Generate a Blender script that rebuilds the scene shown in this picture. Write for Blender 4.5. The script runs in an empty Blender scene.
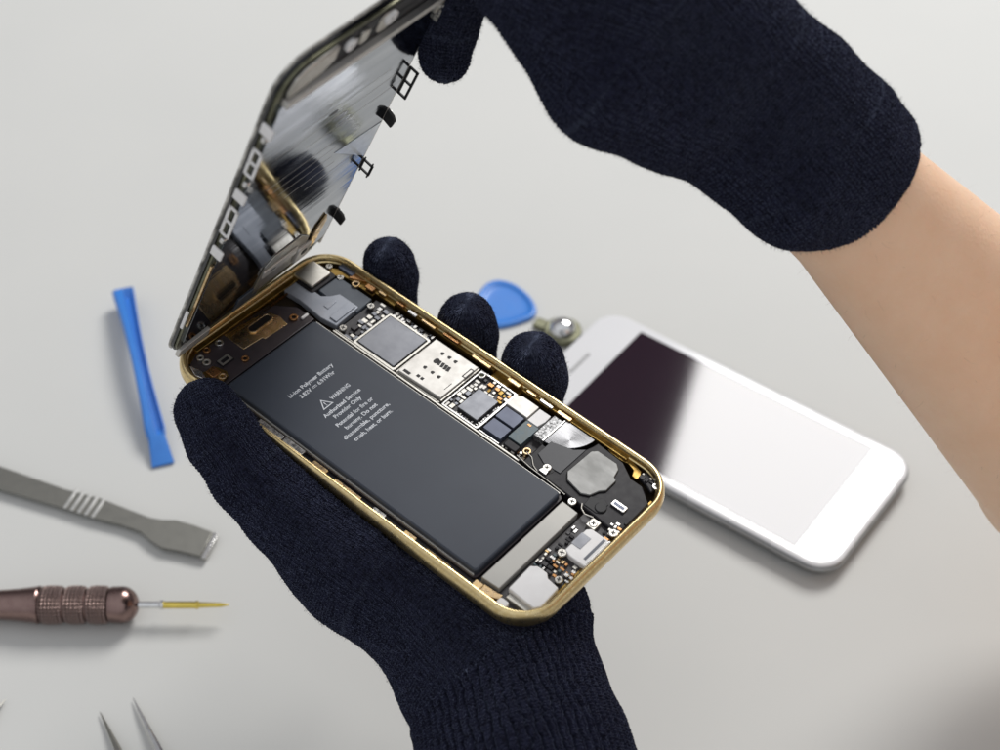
import bpy, math, random, numpy as np
from mathutils import Matrix, Vector
MM = 0.001
C = bpy.context.scene.collection
random.seed(7)
rng = np.random.default_rng(5)
R = math.radians

# ------------------------------------------------------------------ materials
def nt(name):
    m = bpy.data.materials.new(name); m.use_nodes = True
    t = m.node_tree; return m, t, t.nodes['Principled BSDF']
def mixc(t, fac, a, b):
    n = t.nodes.new('ShaderNodeMix'); n.data_type = 'RGBA'
    t.links.new(fac, n.inputs[0]); n.inputs[6].default_value = (*a, 1); n.inputs[7].default_value = (*b, 1)
    return n.outputs[2]
def noise(t, scale, detail=3, stretch=None, rough=.5):
    tc = t.nodes.new('ShaderNodeTexCoord'); mp = t.nodes.new('ShaderNodeMapping')
    t.links.new(tc.outputs['Object'], mp.inputs[0])
    if stretch: mp.inputs['Scale'].default_value = stretch
    n = t.nodes.new('ShaderNodeTexNoise'); n.inputs['Scale'].default_value = scale; n.inputs['Detail'].default_value = detail
    n.inputs['Roughness'].default_value = rough
    t.links.new(mp.outputs[0], n.inputs[0]); return n.outputs[0]
def ramp(t, src, lo, hi, a=0., b=1.):
    n = t.nodes.new('ShaderNodeMapRange'); t.links.new(src, n.inputs[0])
    n.inputs[1].default_value = lo; n.inputs[2].default_value = hi; n.inputs[3].default_value = a; n.inputs[4].default_value = b
    return n.outputs[0]
def mat(name, col, metal=0., rough=.5, col2=None, nscale=400, stretch=None, rvar=0., bump=0., bdist=.05, coat=0., spec=.5):
    m, t, p = nt(name)
    p.inputs['Metallic'].default_value = metal; p.inputs['Roughness'].default_value = rough
    p.inputs['Specular IOR Level'].default_value = spec
    if coat: p.inputs['Coat Weight'].default_value = coat; p.inputs['Coat Roughness'].default_value = .08
    ns = noise(t, nscale, 4, stretch)
    c2 = col2 or tuple(c*.86 for c in col)
    t.links.new(mixc(t, ramp(t, ns, .35, .65), col, c2), p.inputs['Base Color'])
    if rvar: t.links.new(ramp(t, ns, .3, .7, max(.02, rough-rvar), rough+rvar), p.inputs['Roughness'])
    if bump:
        b = t.nodes.new('ShaderNodeBump'); b.inputs['Strength'].default_value = bump; b.inputs['Distance'].default_value = bdist*MM
        t.links.new(ns, b.inputs['Height']); t.links.new(b.outputs[0], p.inputs['Normal'])
    return m
M = {}
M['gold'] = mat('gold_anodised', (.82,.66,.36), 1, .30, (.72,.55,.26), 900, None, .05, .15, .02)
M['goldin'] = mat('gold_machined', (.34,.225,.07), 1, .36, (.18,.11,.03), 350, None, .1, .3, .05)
M['goldpale'] = mat('gold_pale', (.78,.58,.36), 1, .3, (.6,.42,.2), 500, None, .08)
M['copper'] = mat('copper_contact', (.55,.30,.14), 1, .3, (.4,.2,.08), 900, None, .08)
M['steel'] = mat('steel_bright', (.72,.71,.69), 1, .28, (.6,.59,.57), 900, None, .08, .2, .02)
M['chip'] = mat('shield_can_grey', (.20,.205,.22), 1, .42, (.17,.175,.19), 250, None, .05)
M['mirror'] = None
M['nickel'] = mat('nickel_matte', (.62,.60,.55), 1, .48, (.54,.52,.47), 700, (1,1,1), .06, .1, .02)
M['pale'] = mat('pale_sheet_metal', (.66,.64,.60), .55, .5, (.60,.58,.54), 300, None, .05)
M['brush'] = mat('brushed_shield', (.20,.20,.195), 1, .5, (.155,.155,.15), 120, (1,2,1), .03)
M['white'] = mat('white_plastic', (.86,.845,.825), 0, .42, (.82,.80,.78), 300)
M['black'] = mat('black_plastic', (.009,.008,.010), 0, .5, (.014,.012,.015), 500, None, .05, spec=.3)
M['pcb'] = mat('board_black', (.020,.018,.022), 0, .45, (.035,.03,.03), 900, None, .1, .3, .04)
M['tray'] = mat('tray_dark', (.020,.014,.012), .2, .5, (.05,.035,.02), 160, None, .1)
M['flexblk'] = mat('flex_dark', (.035,.028,.032), 0, .38, (.045,.035,.038), 200, None, .05)
M['slate'] = mat('slate_tape', (.075,.088,.105), .1, .42, (.06,.072,.09), 300, None, .05)
M['flexgrey'] = mat('grey_flex_cover', (.34,.36,.40), .35, .40, (.27,.29,.33), 260, None, .06)
M['bluechip'] = mat('bluegrey_package', (.10,.115,.16), .35, .36, (.085,.095,.135), 200, None, .04)
M['teal'] = mat('teal_solder_mask', (.055,.085,.10), .2, .38, (.09,.11,.11), 700, None, .1, .3, .04)
M['rubber'] = mat('black_rubber', (.008,.008,.009), 0, .6, (.015,.015,.016), 500)
M['screwm'] = mat('screw_metal', (.70,.68,.62), 1, .3, (.45,.43,.4), 1500, None, .1)
M['hole'] = mat('dark_recess', (.004,.003,.003), 0, .6)
M['ink'] = mat('pale_print', (.78,.80,.83), 0, .5, (.5,.52,.55), 500)
M['cream'] = mat('ceramic_white_edge', (.17,.165,.15), 0, .25, (.7,.68,.62), 200)

def battery_mat():
    m, t, p = nt('battery_wrap'); ns = noise(t, 60, 3)
    t.links.new(mixc(t, ramp(t, ns, .3, .7), (.033,.040,.055), (.037,.045,.061)), p.inputs['Base Color'])
    p.inputs['Roughness'].default_value = .5; p.inputs['Specular IOR Level'].default_value = .4
    n2 = noise(t, 2500, 2); b = t.nodes.new('ShaderNodeBump'); b.inputs['Strength'].default_value = .12; b.inputs['Distance'].default_value = .02*MM
    t.links.new(n2, b.inputs['Height']); t.links.new(b.outputs[0], p.inputs['Normal']); return m
M['battery'] = battery_mat()

def mirror_mat():   # scratched mirror steel of the display shield
    m, t, p = nt('scratched_mirror_steel')
    p.inputs['Metallic'].default_value = 1
    ns = noise(t, 90, 5, (1,.35,1)); n2 = noise(t, 26, 4, (7,.5,1))
    t.links.new(mixc(t, ramp(t, n2, .45, .75), (.21,.23,.26), (.33,.35,.38)), p.inputs['Base Color'])
    t.links.new(ramp(t, ns, .35, .7, .04, .15), p.inputs['Roughness'])
    b = t.nodes.new('ShaderNodeBump'); b.inputs['Strength'].default_value = .5; b.inputs['Distance'].default_value = .14*MM
    t.links.new(n2, b.inputs['Height']); t.links.new(b.outputs[0], p.inputs['Normal']); return m
M['mirror'] = mirror_mat()

def table_mat():
    m, t, p = nt('pale_laminate'); ns = noise(t, 9, 4); n2 = noise(t, 900, 3)
    t.links.new(mixc(t, ramp(t, ns, .3, .7), (.622,.620,.592), (.600,.600,.574)), p.inputs['Base Color'])
    p.inputs['Roughness'].default_value = .6; p.inputs['Specular IOR Level'].default_value = .12
    b = t.nodes.new('ShaderNodeBump'); b.inputs['Strength'].default_value = .1; b.inputs['Distance'].default_value = .03*MM
    t.links.new(n2, b.inputs['Height']); t.links.new(b.outputs[0], p.inputs['Normal']); return m
M['table'] = table_mat()

def mth(t, op, a, b=None, c=None):
    n = t.nodes.new('ShaderNodeMath'); n.operation = op
    for i, v in enumerate((a, b, c)):
        if v is None: continue
        if isinstance(v, (int, float)): n.inputs[i].default_value = v
        else: t.links.new(v, n.inputs[i])
    return n.outputs[0]
def knit_mat(name, a, b, W=1.35, H=1.0):
    """fine knit: wales run along u, every stitch a small leaning V; UV is in millimetres"""
    m, t, p = nt(name)
    uv = t.nodes.new('ShaderNodeUVMap'); uv.uv_map = 'knit'
    sp = t.nodes.new('ShaderNodeSeparateXYZ')
    nz = t.nodes.new('ShaderNodeTexNoise'); nz.inputs['Scale'].default_value = .5; nz.inputs['Detail'].default_value = 2
    t.links.new(uv.outputs[0], nz.inputs[0])
    vm = t.nodes.new('ShaderNodeVectorMath'); vm.operation = 'MULTIPLY_ADD'
    t.links.new(nz.outputs[1], vm.inputs[0]); vm.inputs[1].default_value = (1.6,1.6,0); t.links.new(uv.outputs[0], vm.inputs[2])
    t.links.new(vm.outputs[0], sp.inputs[0])
    v = mth(t, 'DIVIDE', sp.outputs[1], W)
    fa = mth(t, 'MULTIPLY', mth(t, 'ABSOLUTE', mth(t, 'SUBTRACT', mth(t, 'FRACT', v), .5)), 2)   # 0 centre, 1 valley
    u = mth(t, 'DIVIDE', sp.outputs[0], H)
    fr = mth(t, 'FRACT', mth(t, 'ADD', u, mth(t, 'MULTIPLY', fa, .55)))
    st = mth(t, 'SINE', mth(t, 'MULTIPLY', fr, math.pi))
    split = mth(t, 'SINE', mth(t, 'MULTIPLY', mth(t, 'MINIMUM', mth(t, 'MULTIPLY', fa, 1.15), 1), math.pi))
    ribat = t.nodes.new('ShaderNodeAttribute'); ribat.attribute_name = 'ribbing'
    rib = mth(t, 'SUBTRACT', 1, mth(t, 'POWER', fa, 3))
    h = mth(t, 'ADD', mth(t, 'MULTIPLY', rib, mth(t, 'MULTIPLY_ADD', ribat.outputs['Fac'], 1.7, .35)), mth(t, 'MULTIPLY', mth(t, 'MULTIPLY', st, split), 1.0))
    fz = noise(t, 1500, 4, None, .7); lump = noise(t, 260, 3)
    fold = noise(t, 75, 2)
    h2 = mth(t, 'ADD', mth(t, 'ADD', mth(t, 'MULTIPLY', h, 1.25), mth(t, 'MULTIPLY', fz, .7)), mth(t, 'ADD', mth(t, 'MULTIPLY', lump, 1.1), mth(t, 'MULTIPLY', fold, 3.2)))
    dp = t.nodes.new('ShaderNodeDisplacement'); dp.inputs['Scale'].default_value = .42*MM; dp.inputs['Midlevel'].default_value = 3.2
    t.links.new(h2, dp.inputs['Height']); t.links.new(dp.outputs[0], t.nodes['Material Output'].inputs['Displacement'])
    m.displacement_method = 'BOTH'
    yarn = noise(t, 600, 4, None, .7)
    t.links.new(mixc(t, ramp(t, yarn, .35, .7), a, b), p.inputs['Base Color'])
    p.inputs['Roughness'].default_value = .9; p.inputs['Specular IOR Level'].default_value = .12
    p.inputs['Sheen Weight'].default_value = .34; p.inputs['Sheen Roughness'].default_value = .3
    p.inputs['Sheen Tint'].default_value = (.50,.58,.85,1)
    return m
M['knit'] = knit_mat('navy_knit', (.0052,.0052,.0125), (.0240,.0265,.0520))
M['fuzz'] = mat('navy_fibre', (.014,.016,.030), 0, .9, (.045,.052,.085), 600)
def skin_mat():
    m, t, p = nt('skin'); n1 = noise(t, 60, 6, None, .65); n2 = noise(t, 1100, 5, None, .65)
    c = mixc(t, ramp(t, n1, .3, .75), (.91,.625,.43), (.86,.55,.355))
    t.links.new(c, p.inputs['Base Color'])
    p.inputs['Roughness'].default_value = .5; p.inputs['Subsurface Weight'].default_value = .25
    p.inputs['Subsurface Radius'].default_value = (.004,.0015,.0008); p.inputs['Subsurface Scale'].default_value = 1
    vo = t.nodes.new('ShaderNodeTexVoronoi'); vo.inputs['Scale'].default_value = 900
    tc = t.nodes.new('ShaderNodeTexCoord'); t.links.new(tc.outputs['Object'], vo.inputs[0])
    n3 = noise(t, 160, 4, None, .6)
    h = mth(t, 'ADD', mth(t, 'ADD', mth(t, 'MULTIPLY', vo.outputs[0], .6), n2), mth(t, 'MULTIPLY', n3, 2.0))
    b = t.nodes.new('ShaderNodeBump'); b.inputs['Strength'].default_value = .6; b.inputs['Distance'].default_value = .16*MM
    t.links.new(h, b.inputs['Height']); t.links.new(b.outputs[0], p.inputs['Normal']); return m
M['skin'] = skin_mat(); M['armhair'] = mat('fine_arm_hair', (.30,.19,.12), 0, .5)
M['blue'] = mat('blue_plastic', (.045,.22,.66), 0, .36, (.04,.20,.62), 150, None, .05)
M['spud'] = mat('dull_steel', (.30,.295,.265), 1, .42, (.26,.255,.23), 300, (1,1,1), .06, .15, .03)
M['rose'] = mat('rose_brown_anodised', (.27,.185,.165), 1, .24, (.24,.16,.145), 500, (1,1,1), .05)
M['toolgold'] = mat('titanium_gold', (.80,.62,.14), 1, .22)
M['chrome'] = mat('chrome', (.80,.80,.79), 1, .12)
M['olive'] = mat('olive_metal', (.20,.20,.13), .7, .35, (.14,.14,.09), 400)
M['phonewhite'] = mat('white_glass', (.74,.74,.745), 0, .12, (.73,.73,.735), 50)
M['alu'] = mat('silver_aluminium', (.38,.38,.38), 1, .4)
def screen_mat():
    m, t, p = nt('screen_glass_off'); ns = noise(t, 30, 3)
    t.links.new(mixc(t, ns, (.012,.002,.009), (.015,.003,.011)), p.inputs['Base Color'])
    p.inputs['Roughness'].default_value = .05; p.inputs['IOR'].default_value = 1.52; return m
M['screen'] = screen_mat()
M['glassblk'] = mat('black_glass', (.01,.01,.012), 0, .1)

# ------------------------------------------------------------------ mesh helpers (numbers in mm)
class MB:
    def __init__(s): s.v = []; s.f = []
    def add(s, vs, fs):
        o = len(s.v); s.v += [tuple(v) for v in vs]; s.f += [tuple(i+o for i in f) for f in fs]; return s
    def prism(s, poly, z0, z1):
        n = len(poly)
        a = sum(poly[i][0]*poly[(i+1)%n][1]-poly[(i+1)%n][0]*poly[i][1] for i in range(n))
        if a < 0: poly = poly[::-1]
        z0, z1 = min(z0,z1), max(z0,z1)
        vs = [(x,y,z0) for x,y in poly]+[(x,y,z1) for x,y in poly]
        fs = [tuple(range(n))[::-1], tuple(range(n,2*n))]+[(i,(i+1)%n,n+(i+1)%n,n+i) for i in range(n)]
        return s.add(vs, fs)
    def box(s, x0,x1,y0,y1,z0,z1): return s.prism([(x0,y0),(x1,y0),(x1,y1),(x0,y1)], z0, z1)
    def obox(s, cx,cy,w,h,ang,z0,z1):
        c, n = math.cos(ang), math.sin(ang)
        return s.prism([(cx+c*a*w/2-n*b*h/2, cy+n*a*w/2+c*b*h/2) for a,b in ((-1,-1),(1,-1),(1,1),(-1,1))], z0, z1)
    def cyl(s, cx,cy,r,z0,z1,n=24): return s.prism([(cx+r*math.cos(2*math.pi*i/n), cy+r*math.sin(2*math.pi*i/n)) for i in range(n)], z0, z1)
    def ringp(s, outer, inner, z0, z1):    # frame between two outlines with the same count
        n = len(outer)
        vs = [(x,y,z0) for x,y in outer]+[(x,y,z1) for x,y in outer]+[(x,y,z0) for x,y in inner]+[(x,y,z1) for x,y in inner]
        fs = []
        for i in range(n):
            j = (i+1)%n
            fs += [(i,j,n+j,n+i),(n+i,n+j,3*n+j,3*n+i),(2*n+j,2*n+i,3*n+i,3*n+j),(2*n+i,2*n+j,j,i)]
        return s.add(vs, fs)
    def ring(s, cx,cy,r,ri,z0,z1,n=24):
        f = lambda q: [(cx+q*math.cos(2*math.pi*i/n), cy+q*math.sin(2*math.pi*i/n)) for i in range(n)]
        return s.ringp(f(r), f(ri), z0, z1)
    def tube(s, pts, r, n=8):
        pts = [Vector(p) for p in pts]; rs = r if isinstance(r, (list,tuple)) else [r]*len(pts)
        vs = []; fs = []; up = Vector((.13,.31,.94))
        for i,p in enumerate(pts):
            d = (pts[min(i+1,len(pts)-1)]-pts[max(i-1,0)]).normalized()
            a = d.cross(up).normalized(); b = d.cross(a)
            for k in range(n):
                t = 2*math.pi*k/n; vs.append(p+(a*math.cos(t)+b*math.sin(t))*rs[i])
        for i in range(len(pts)-1):
            for k in range(n): fs.append((i*n+k, i*n+(k+1)%n, (i+1)*n+(k+1)%n, (i+1)*n+k))
        fs += [tuple(range(n))[::-1], tuple(range((len(pts)-1)*n, len(pts)*n))]
        return s.add(vs, fs)
    def build(s, name, m, parent=None, bevel=0., smooth=False, seg=2):
        me = bpy.data.meshes.new(name); me.from_pydata([(x*MM,y*MM,z*MM) for x,y,z in s.v], [], s.f); me.update()
        me.materials.append(M[m] if isinstance(m, str) else m)
        o = bpy.data.objects.new(name, me); C.objects.link(o); o.parent = parent
        if bevel:
            b = o.modifiers.new('bevel','BEVEL'); b.width = bevel*MM; b.segments = seg; b.limit_method = 'ANGLE'; b.angle_limit = R(35)
            smooth = True
        if smooth:
            me.polygons.foreach_set('use_smooth', [True]*len(me.polygons))
            me.set_sharp_from_angle(angle=R(35))
        return o
def rrect(x0,x1,y0,y1,r,n=8):
    p = []
    for cx,cy,a0 in ((x1-r,y1-r,0),(x0+r,y1-r,90),(x0+r,y0+r,180),(x1-r,y0+r,270)):
        for k in range(n+1):
            a = R(a0+90*k/n); p.append((cx+r*math.cos(a), cy+r*math.sin(a)))
    return p
def sweep(outline_fn, prof, closed_prof=False):
    """outline_fn(d) -> outline inset by d; prof = [(d, z)...]"""
    m = MB(); rings = [[(x,y,z) for x,y in outline_fn(d)] for d,z in prof]; n = len(rings[0])
    vs = [p for r in rings for p in r]; fs = []
    K = len(prof)
    for i in range(K if closed_prof else K-1):
        a = i*n; b = ((i+1)%K)*n
        for k in range(n): fs.append((a+k, a+(k+1)%n, b+(k+1)%n, b+k))
    m.add(vs, fs); return m
def thing(name, label, cat, mw=None, group=None):
    o = bpy.data.objects.new(name, None); C.objects.link(o); o.empty_display_size = .01
    if mw is not None: o.matrix_world = mw
    o['label'] = label; o['category'] = cat
    if group: o['group'] = group
    return o
def tag(o, label, cat, group=None):
    o['label'] = label; o['category'] = cat
    if group: o['group'] = group
    return o
def pose(rot, t):
    m = Matrix(rot).to_4x4(); m.translation = Vector(t)*MM; return m

# ------------------------------------------------------------------ the setting
tb = MB().prism(rrect(-1100,1300,-650,1500,30), -30, 0).build('table', 'table', bevel=2)
tb['kind'] = 'structure'; tb['label'] = 'pale grey matte table top under all the tools'

# ------------------------------------------------------------------ the opened phone
HM = pose([[0.75744,0.65074,0.05308],[-0.64862,0.75928,-0.05276],[-0.07464,0.00553,0.9972]], (-23.5,318.1,119.7))
ph = thing('open_smartphone', 'gold smartphone body opened up with battery and circuit board bare, held in the gloved hand', 'smartphone', HM)
def out(d): return rrect(-69+d, 69-d, -33.5+d, 33.5-d, max(12.2-d, 1.2), 22)
fr = sweep(out, [(2.7,-5.9),(2.6,-2.2),(2.3,-1.9),(2.2,-.5),(1.9,-.12),(1.55,0),(1.15,-.05),(.75,-.35),(.4,-.95),(.12,-1.8),(0,-2.9),(.05,-4.0),(.3,-5.0),(.85,-5.9),(1.7,-6.6),(3.2,-7.0),(4.2,-7.05),(4.2,-5.9)], True).build('metal_frame', 'gold', ph, smooth=True)
MB().prism(rrect(-65.5,65.5,-30,30,7), -6.9, -5.7).build('back_plate', 'tray', ph)
# brass ledges and spring clips round the inside of the frame
g = MB()
for x0,x1,y0,y1,z in ((-55,-44,28.2,31.3,-3),(-44,-36,29.2,31.2,-2.4),(-36,3,29.9,31.2,-2.2),(3,14,27.8,31.2,-3.4),(14,24,29.6,31.2,-2),(24,52,29.8,31.2,-1.8),(-66.2,-58,18,27,-3.4),
                      (-65.9,-60,-28,-12,-3.2),(-66.3,-64.3,-24,20,-2.0),(-20,50,-31.3,-30.4,-2.6),(65.2,66.4,-24,24,-3)):
    g.box(x0,x1,y0,y1,-5.7,z)
g.prism([(41,30.2),(45,30.1),(47,29.2),(51,29.1),(53,29.6),(55.6,28.6),(56.4,26.8),(58.0,26.6),(58.6,28.0),(57.4,29.8),(53,31.2),(41,31.2)], -5.6, -2.4)
g.prism([(-66.2,12),(-65.5,21),(-61.5,27.6),(-57,30.6),(-50,31),(-50,28.8),(-56,27.8),(-60,24.8),(-63.6,18),(-63.8,12)], -5.5, -2.6)
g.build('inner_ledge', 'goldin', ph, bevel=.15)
k = 0
for x0,x1,y0,y1,z,mm in ((-47.6,-44.5,28.6,30.4,-1.7,'copper'),(-43,-40.2,29.7,30.7,-1.6,'goldpale'),(-36,-33,30.0,30.8,-1.4,'copper'),(-31,-27.5,29.6,30.6,-1.3,'steel'),(-25.5,-20,29.7,30.5,-1.3,'goldpale'),
      (-17,-11,30.0,30.6,-1.2,'copper'),(-5,2,29.2,30.2,-1.4,'goldpale'),(8.5,13,29.4,31,-1.4,'goldpale'),(15.5,19,29.8,30.5,-1.3,'goldpale'),(20.5,25.2,29.6,30.5,-1.2,'steel'),(27,32,29.5,30.8,-1.2,'goldpale'),
      (-32,-22.5,-30.9,-29.5,-1.0,'steel'),(-22,-14.5,-31,-29.3,-.9,'steel'),(-10.5,-5,-31.2,-29.9,-.8,'goldpale'),(-2,8,-31.2,-30.4,-.9,'goldpale'),(12.5,17,-31.3,-30.2,-.8,'steel'),(24,28,-31.3,-30.2,-.8,'goldpale'),
      (32,41,-31.3,-30.8,-.8,'goldpale'),(-47,-36,-30.6,-29.7,-1.1,'steel')):
    MB().prism(rrect(x0,x1,y0,y1,.35,3), z-.7, z).build('spring_clip', mm, ph, bevel=.12)
# battery
ba = MB().prism(rrect(-48.3,46.4,-27.6,7.9,1.3,6), -5.3, -1.1).build('battery', 'battery', ph, bevel=.7, seg=3)
MB().ringp(rrect(-48.9,46.9,-28.4,8.6,1.4,4), rrect(-48.0,46.1,-27.3,7.6,1.2,4), -5.5, -3.2).build('battery_skirt', 'flexblk', ba)
MB().box(-47.6,45.9,7.75,8.15,-2.7,-1.75).box(-48.2,45.9,-28.0,-27.5,-3.4,-2.6).build('pouch_seam_highlight', 'pale', ba)  # pouch seam, its far-edge highlight painted in as a pale colour
MB().box(-49.6,47.2,-30.2,-28.6,-5.7,-3.3).box(46.9,48.2,-28,8,-5.7,-4.2).build('battery_gutter', 'black', ph, bevel=.2)
def text(body, x, y0, y1, parent, z=-1.07, size=1.9):
    cu = bpy.data.curves.new('t','FONT'); cu.body = body; cu.size = size; cu.align_x = 'CENTER'; cu.extrude = 0.012; cu.offset = .035
    o = bpy.data.objects.new('t', cu); C.objects.link(o)
    bpy.context.view_layer.update()
    me = bpy.data.meshes.new_from_object(o.evaluated_get(bpy.context.evaluated_depsgraph_get()))
    xs = [v.co.x for v in me.vertices]; w = max(xs)-min(xs); mid = (max(xs)+min(xs))/2
    k = (y1-y0)/w
    vs = [(x-v.co.y, (v.co.x-mid)*k+(y0+y1)/2, z+v.co.z) for v in me.vertices]
    fs = [tuple(p.vertices) for p in me.polygons]
    bpy.data.objects.remove(o); return vs, fs
tx = MB()
for body,x,y0,y1 in (('Li-ion Polymer Battery',-31.4,-18.5,-1.2),('3.82V',-29.0,-16.4,-12.1),('6.91Whr',-29.0,-9.3,-2.9),('WARNING',-22.4,-10.9,-3.4),('Authorized Service',-19.0,-17,-2.7),('Provider Only',-16.8,-15.1,-4.6),
                     ('Potential for fire or',-14.1,-16.9,-2.6),('burning. Do not',-11.7,-15.8,-3.4),('disassemble, puncture,',-9.35,-18.8,-.9),('crush, heat, or burn.',-6.95,-17.2,-2.2)):
    tx.add(*text(body,x,y0,y1,ba))
tx.box(-29.95,-29.75,-11.6,-9.9,-1.09,-1.05)
for q in range(3): tx.box(-29.45,-29.25,-11.6+q*.62,-11.15+q*.62,-1.09,-1.05)
tri = lambda s: [(-24.9+1.15*(1-s)*1.25,-13.1),(-21.4-.5*(1-s),-13.1-2.0*s),(-21.4-.5*(1-s),-13.1+2.0*s)]
tri = lambda s: [(-22.6-2.3*s,-13.3),(-22.6+1.15*s,-13.3-2.0*s),(-22.6+1.15*s,-13.3+2.0*s)]
tx.ringp(tri(1), tri(.74), -1.09, -1.05); tx.box(-23.5,-22.5,-13.42,-13.18,-1.09,-1.05).box(-22.25,-22.0,-13.42,-13.18,-1.09,-1.05)
tx.build('label_text', 'ink', ba)
# upper left corner: flex, gold plate, slot, eyelets, bracket
fx = MB().prism([(-64.8,-24),(-63,-28),(-58,-30.5),(-49.8,-30.5),(-49.8,9.3),(-57,9.3),(-63.8,4),(-65.0,-14)], -5.6, -3.0).build('button_flex', 'flexblk', ph, bevel=.2)
MB().prism([(-64.2,-13.6),(-63.0,-3.4),(-61.2,1.9),(-57.6,2.9),(-53.9,2.2),(-54.4,-6.4),(-55.3,-6.6),(-55.9,-13.6)], -3.05, -2.75).build('gold_plate', 'goldpale', fx, bevel=.1)
def slot(x,y0,y1,r,n=8):
    p=[]
    for k in range(n+1): a=R(180*k/n); p.append((x+r*math.cos(a), y1+r*math.sin(a)))
    for k in range(n+1): a=R(180+180*k/n); p.append((x+r*math.cos(a), y0+r*math.sin(a)))
    return p
MB().ringp(slot(-59.8,-6.2,-.4,1.75), slot(-59.8,-6.2,-.4,1.25), -2.9, -2.3).build('slot_rim', 'goldpale', fx, bevel=.08)
MB().prism(slot(-59.8,-6.2,-.4,1.25), -2.9, -2.6).build('slot_recess', 'hole', fx)
for x,y,r,mm in ((-62.6,-16.9,1.25,'steel'),(-63.2,-21.3,1.15,'copper'),(-62.2,-24.7,1.1,'nickel'),(-59.6,-24.6,1.25,'nickel'),(-52.7,-16.0,1.15,'copper'),(-54.3,5.2,1.3,'copper')):
    e = MB().ring(x,y,r,r*.52,-3,-2.2).build('eyelet', mm, fx, bevel=.12); MB().cyl(x,y,r*.5,-3,-2.75).build('bore', 'hole', e)
q = MB().box(-57.9,-55.0,-22.6,-18.2,-3,-2.4).build('flex_socket', 'black', fx, bevel=.1)
MB().ringp([(-57.7,-22.4),(-55.2,-22.4),(-55.2,-18.4),(-57.7,-18.4)],[(-57.1,-21.8),(-55.8,-21.8),(-55.8,-19.0),(-57.1,-19.0)],-2.4,-2.25).build('socket_rim','nickel',q)
b = MB().prism([(-57.5,-29.6),(-56.3,-24.2),(-52.6,-23.2),(-51,-24.2),(-50.2,-28),(-52,-29.8)], -3, -1.9).build('corner_bracket', 'goldin', ph, bevel=.2)
MB().prism(rrect(-56.6,-53.2,-27.8,-24.8,.3,3), -1.9, -1.5).build('bracket_pad', 'copper', b, bevel=.1); MB().ring(-51.9,-25.6,1.2,.6,-1.9,-1.5).build('bracket_eyelet', 'goldpale', b, bevel=.1)
MB().prism([(-61,-29.9),(-57,-28.8),(-53,-30.2),(-57,-31.4)], -1.9,-.6).build('corner_cushion', 'steel', ph, bevel=.2)
MB().box(-52.8,-51.9,6.6,9.2,-3,-2.3).build('pale_pad','white',fx,bevel=.2)
MB().box(-63,-62.6,4,11,-3,-2.4).build('copper_strip','copper',fx)
for q in range(5): MB().box(-64.9+q*.6,-64.7+q*.6,-13,9,-2.6,-2.3-.12*q).build('flex_trace','goldin',fx)
# camera
cam = MB().prism(rrect(-67.2,-57.2,15.9,26.4,1,4), -5.5, -2.2).build('camera_module', 'black', ph, bevel=.2)
MB().prism(rrect(-66.5,-58.5,17.1,25.3,.7,5), -2.2, -1.0).build('camera_can', 'nickel', cam, bevel=.35, seg=3)
def screw(x,y,r,z,parent,name='screw',mm='screwm'):
    o = MB().cyl(x,y,r,z-.9,z,20).build(name,mm,parent,bevel=.15)
    MB().obox(x,y,r*1.1,r*.3,.5,z-.05,z+.02).obox(x,y,r*1.1,r*.3,.5+math.pi/2,z-.05,z+.025).build('screw_cross','hole',o); return o
screw(-61.6,27.6,1.05,-1.9,ph); screw(-56.3,27.0,1.1,-2.6,ph)
e = MB().ring(-50.6,27.9,1.3,.75,-3.6,-2.2).build('eyelet','goldpale',ph,bevel=.15); MB().cyl(-50.6,27.9,.74,-3.6,-2.9).build('bore','hole',e)
MB().prism(rrect(-59.5,-53.6,29.2,31.2,.5,4), -3.2,-1.9).build('top_clip','bluechip',ph,bevel=.2)
MB().prism([(-54,28.2),(-50.5,30.0),(-48.6,31.2),(-54,31.2)],-3,-2.2).build('copper_tab','copper',ph,bevel=.1)
# grey flex cover over slate tape
tp = MB().prism([(-57.5,18.6),(-57.2,25.8),(-55,27.0),(-43.0,27.0),(-42.4,20),(-50,18)], -5.5,-2.9).build('insulating_tape','slate',ph,bevel=.3)
cv = MB().prism([(-68.0,12.8),(-65.4,17.0),(-57.6,17.1),(-54.7,17.1),(-52.8,18.9),(-51.2,21.6),(-43.3,21.6),(-42.6,11.5),(-48.3,10.6),(-58.1,11.5),(-65.3,11.0)], -4.6,-2.4).build('flex_cover','flexgrey',ph,bevel=.25)
MB().prism([(-46.4,12.4),(-43.6,12.4),(-43.9,20.8),(-46.8,20.8)],-2.4,-2.0).prism([(-51.2,14.6),(-49.2,14.6),(-49.6,18.6),(-51,18.6)],-2.4,-2.2).build('cover_emboss','flexgrey',cv,bevel=.12)
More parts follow.
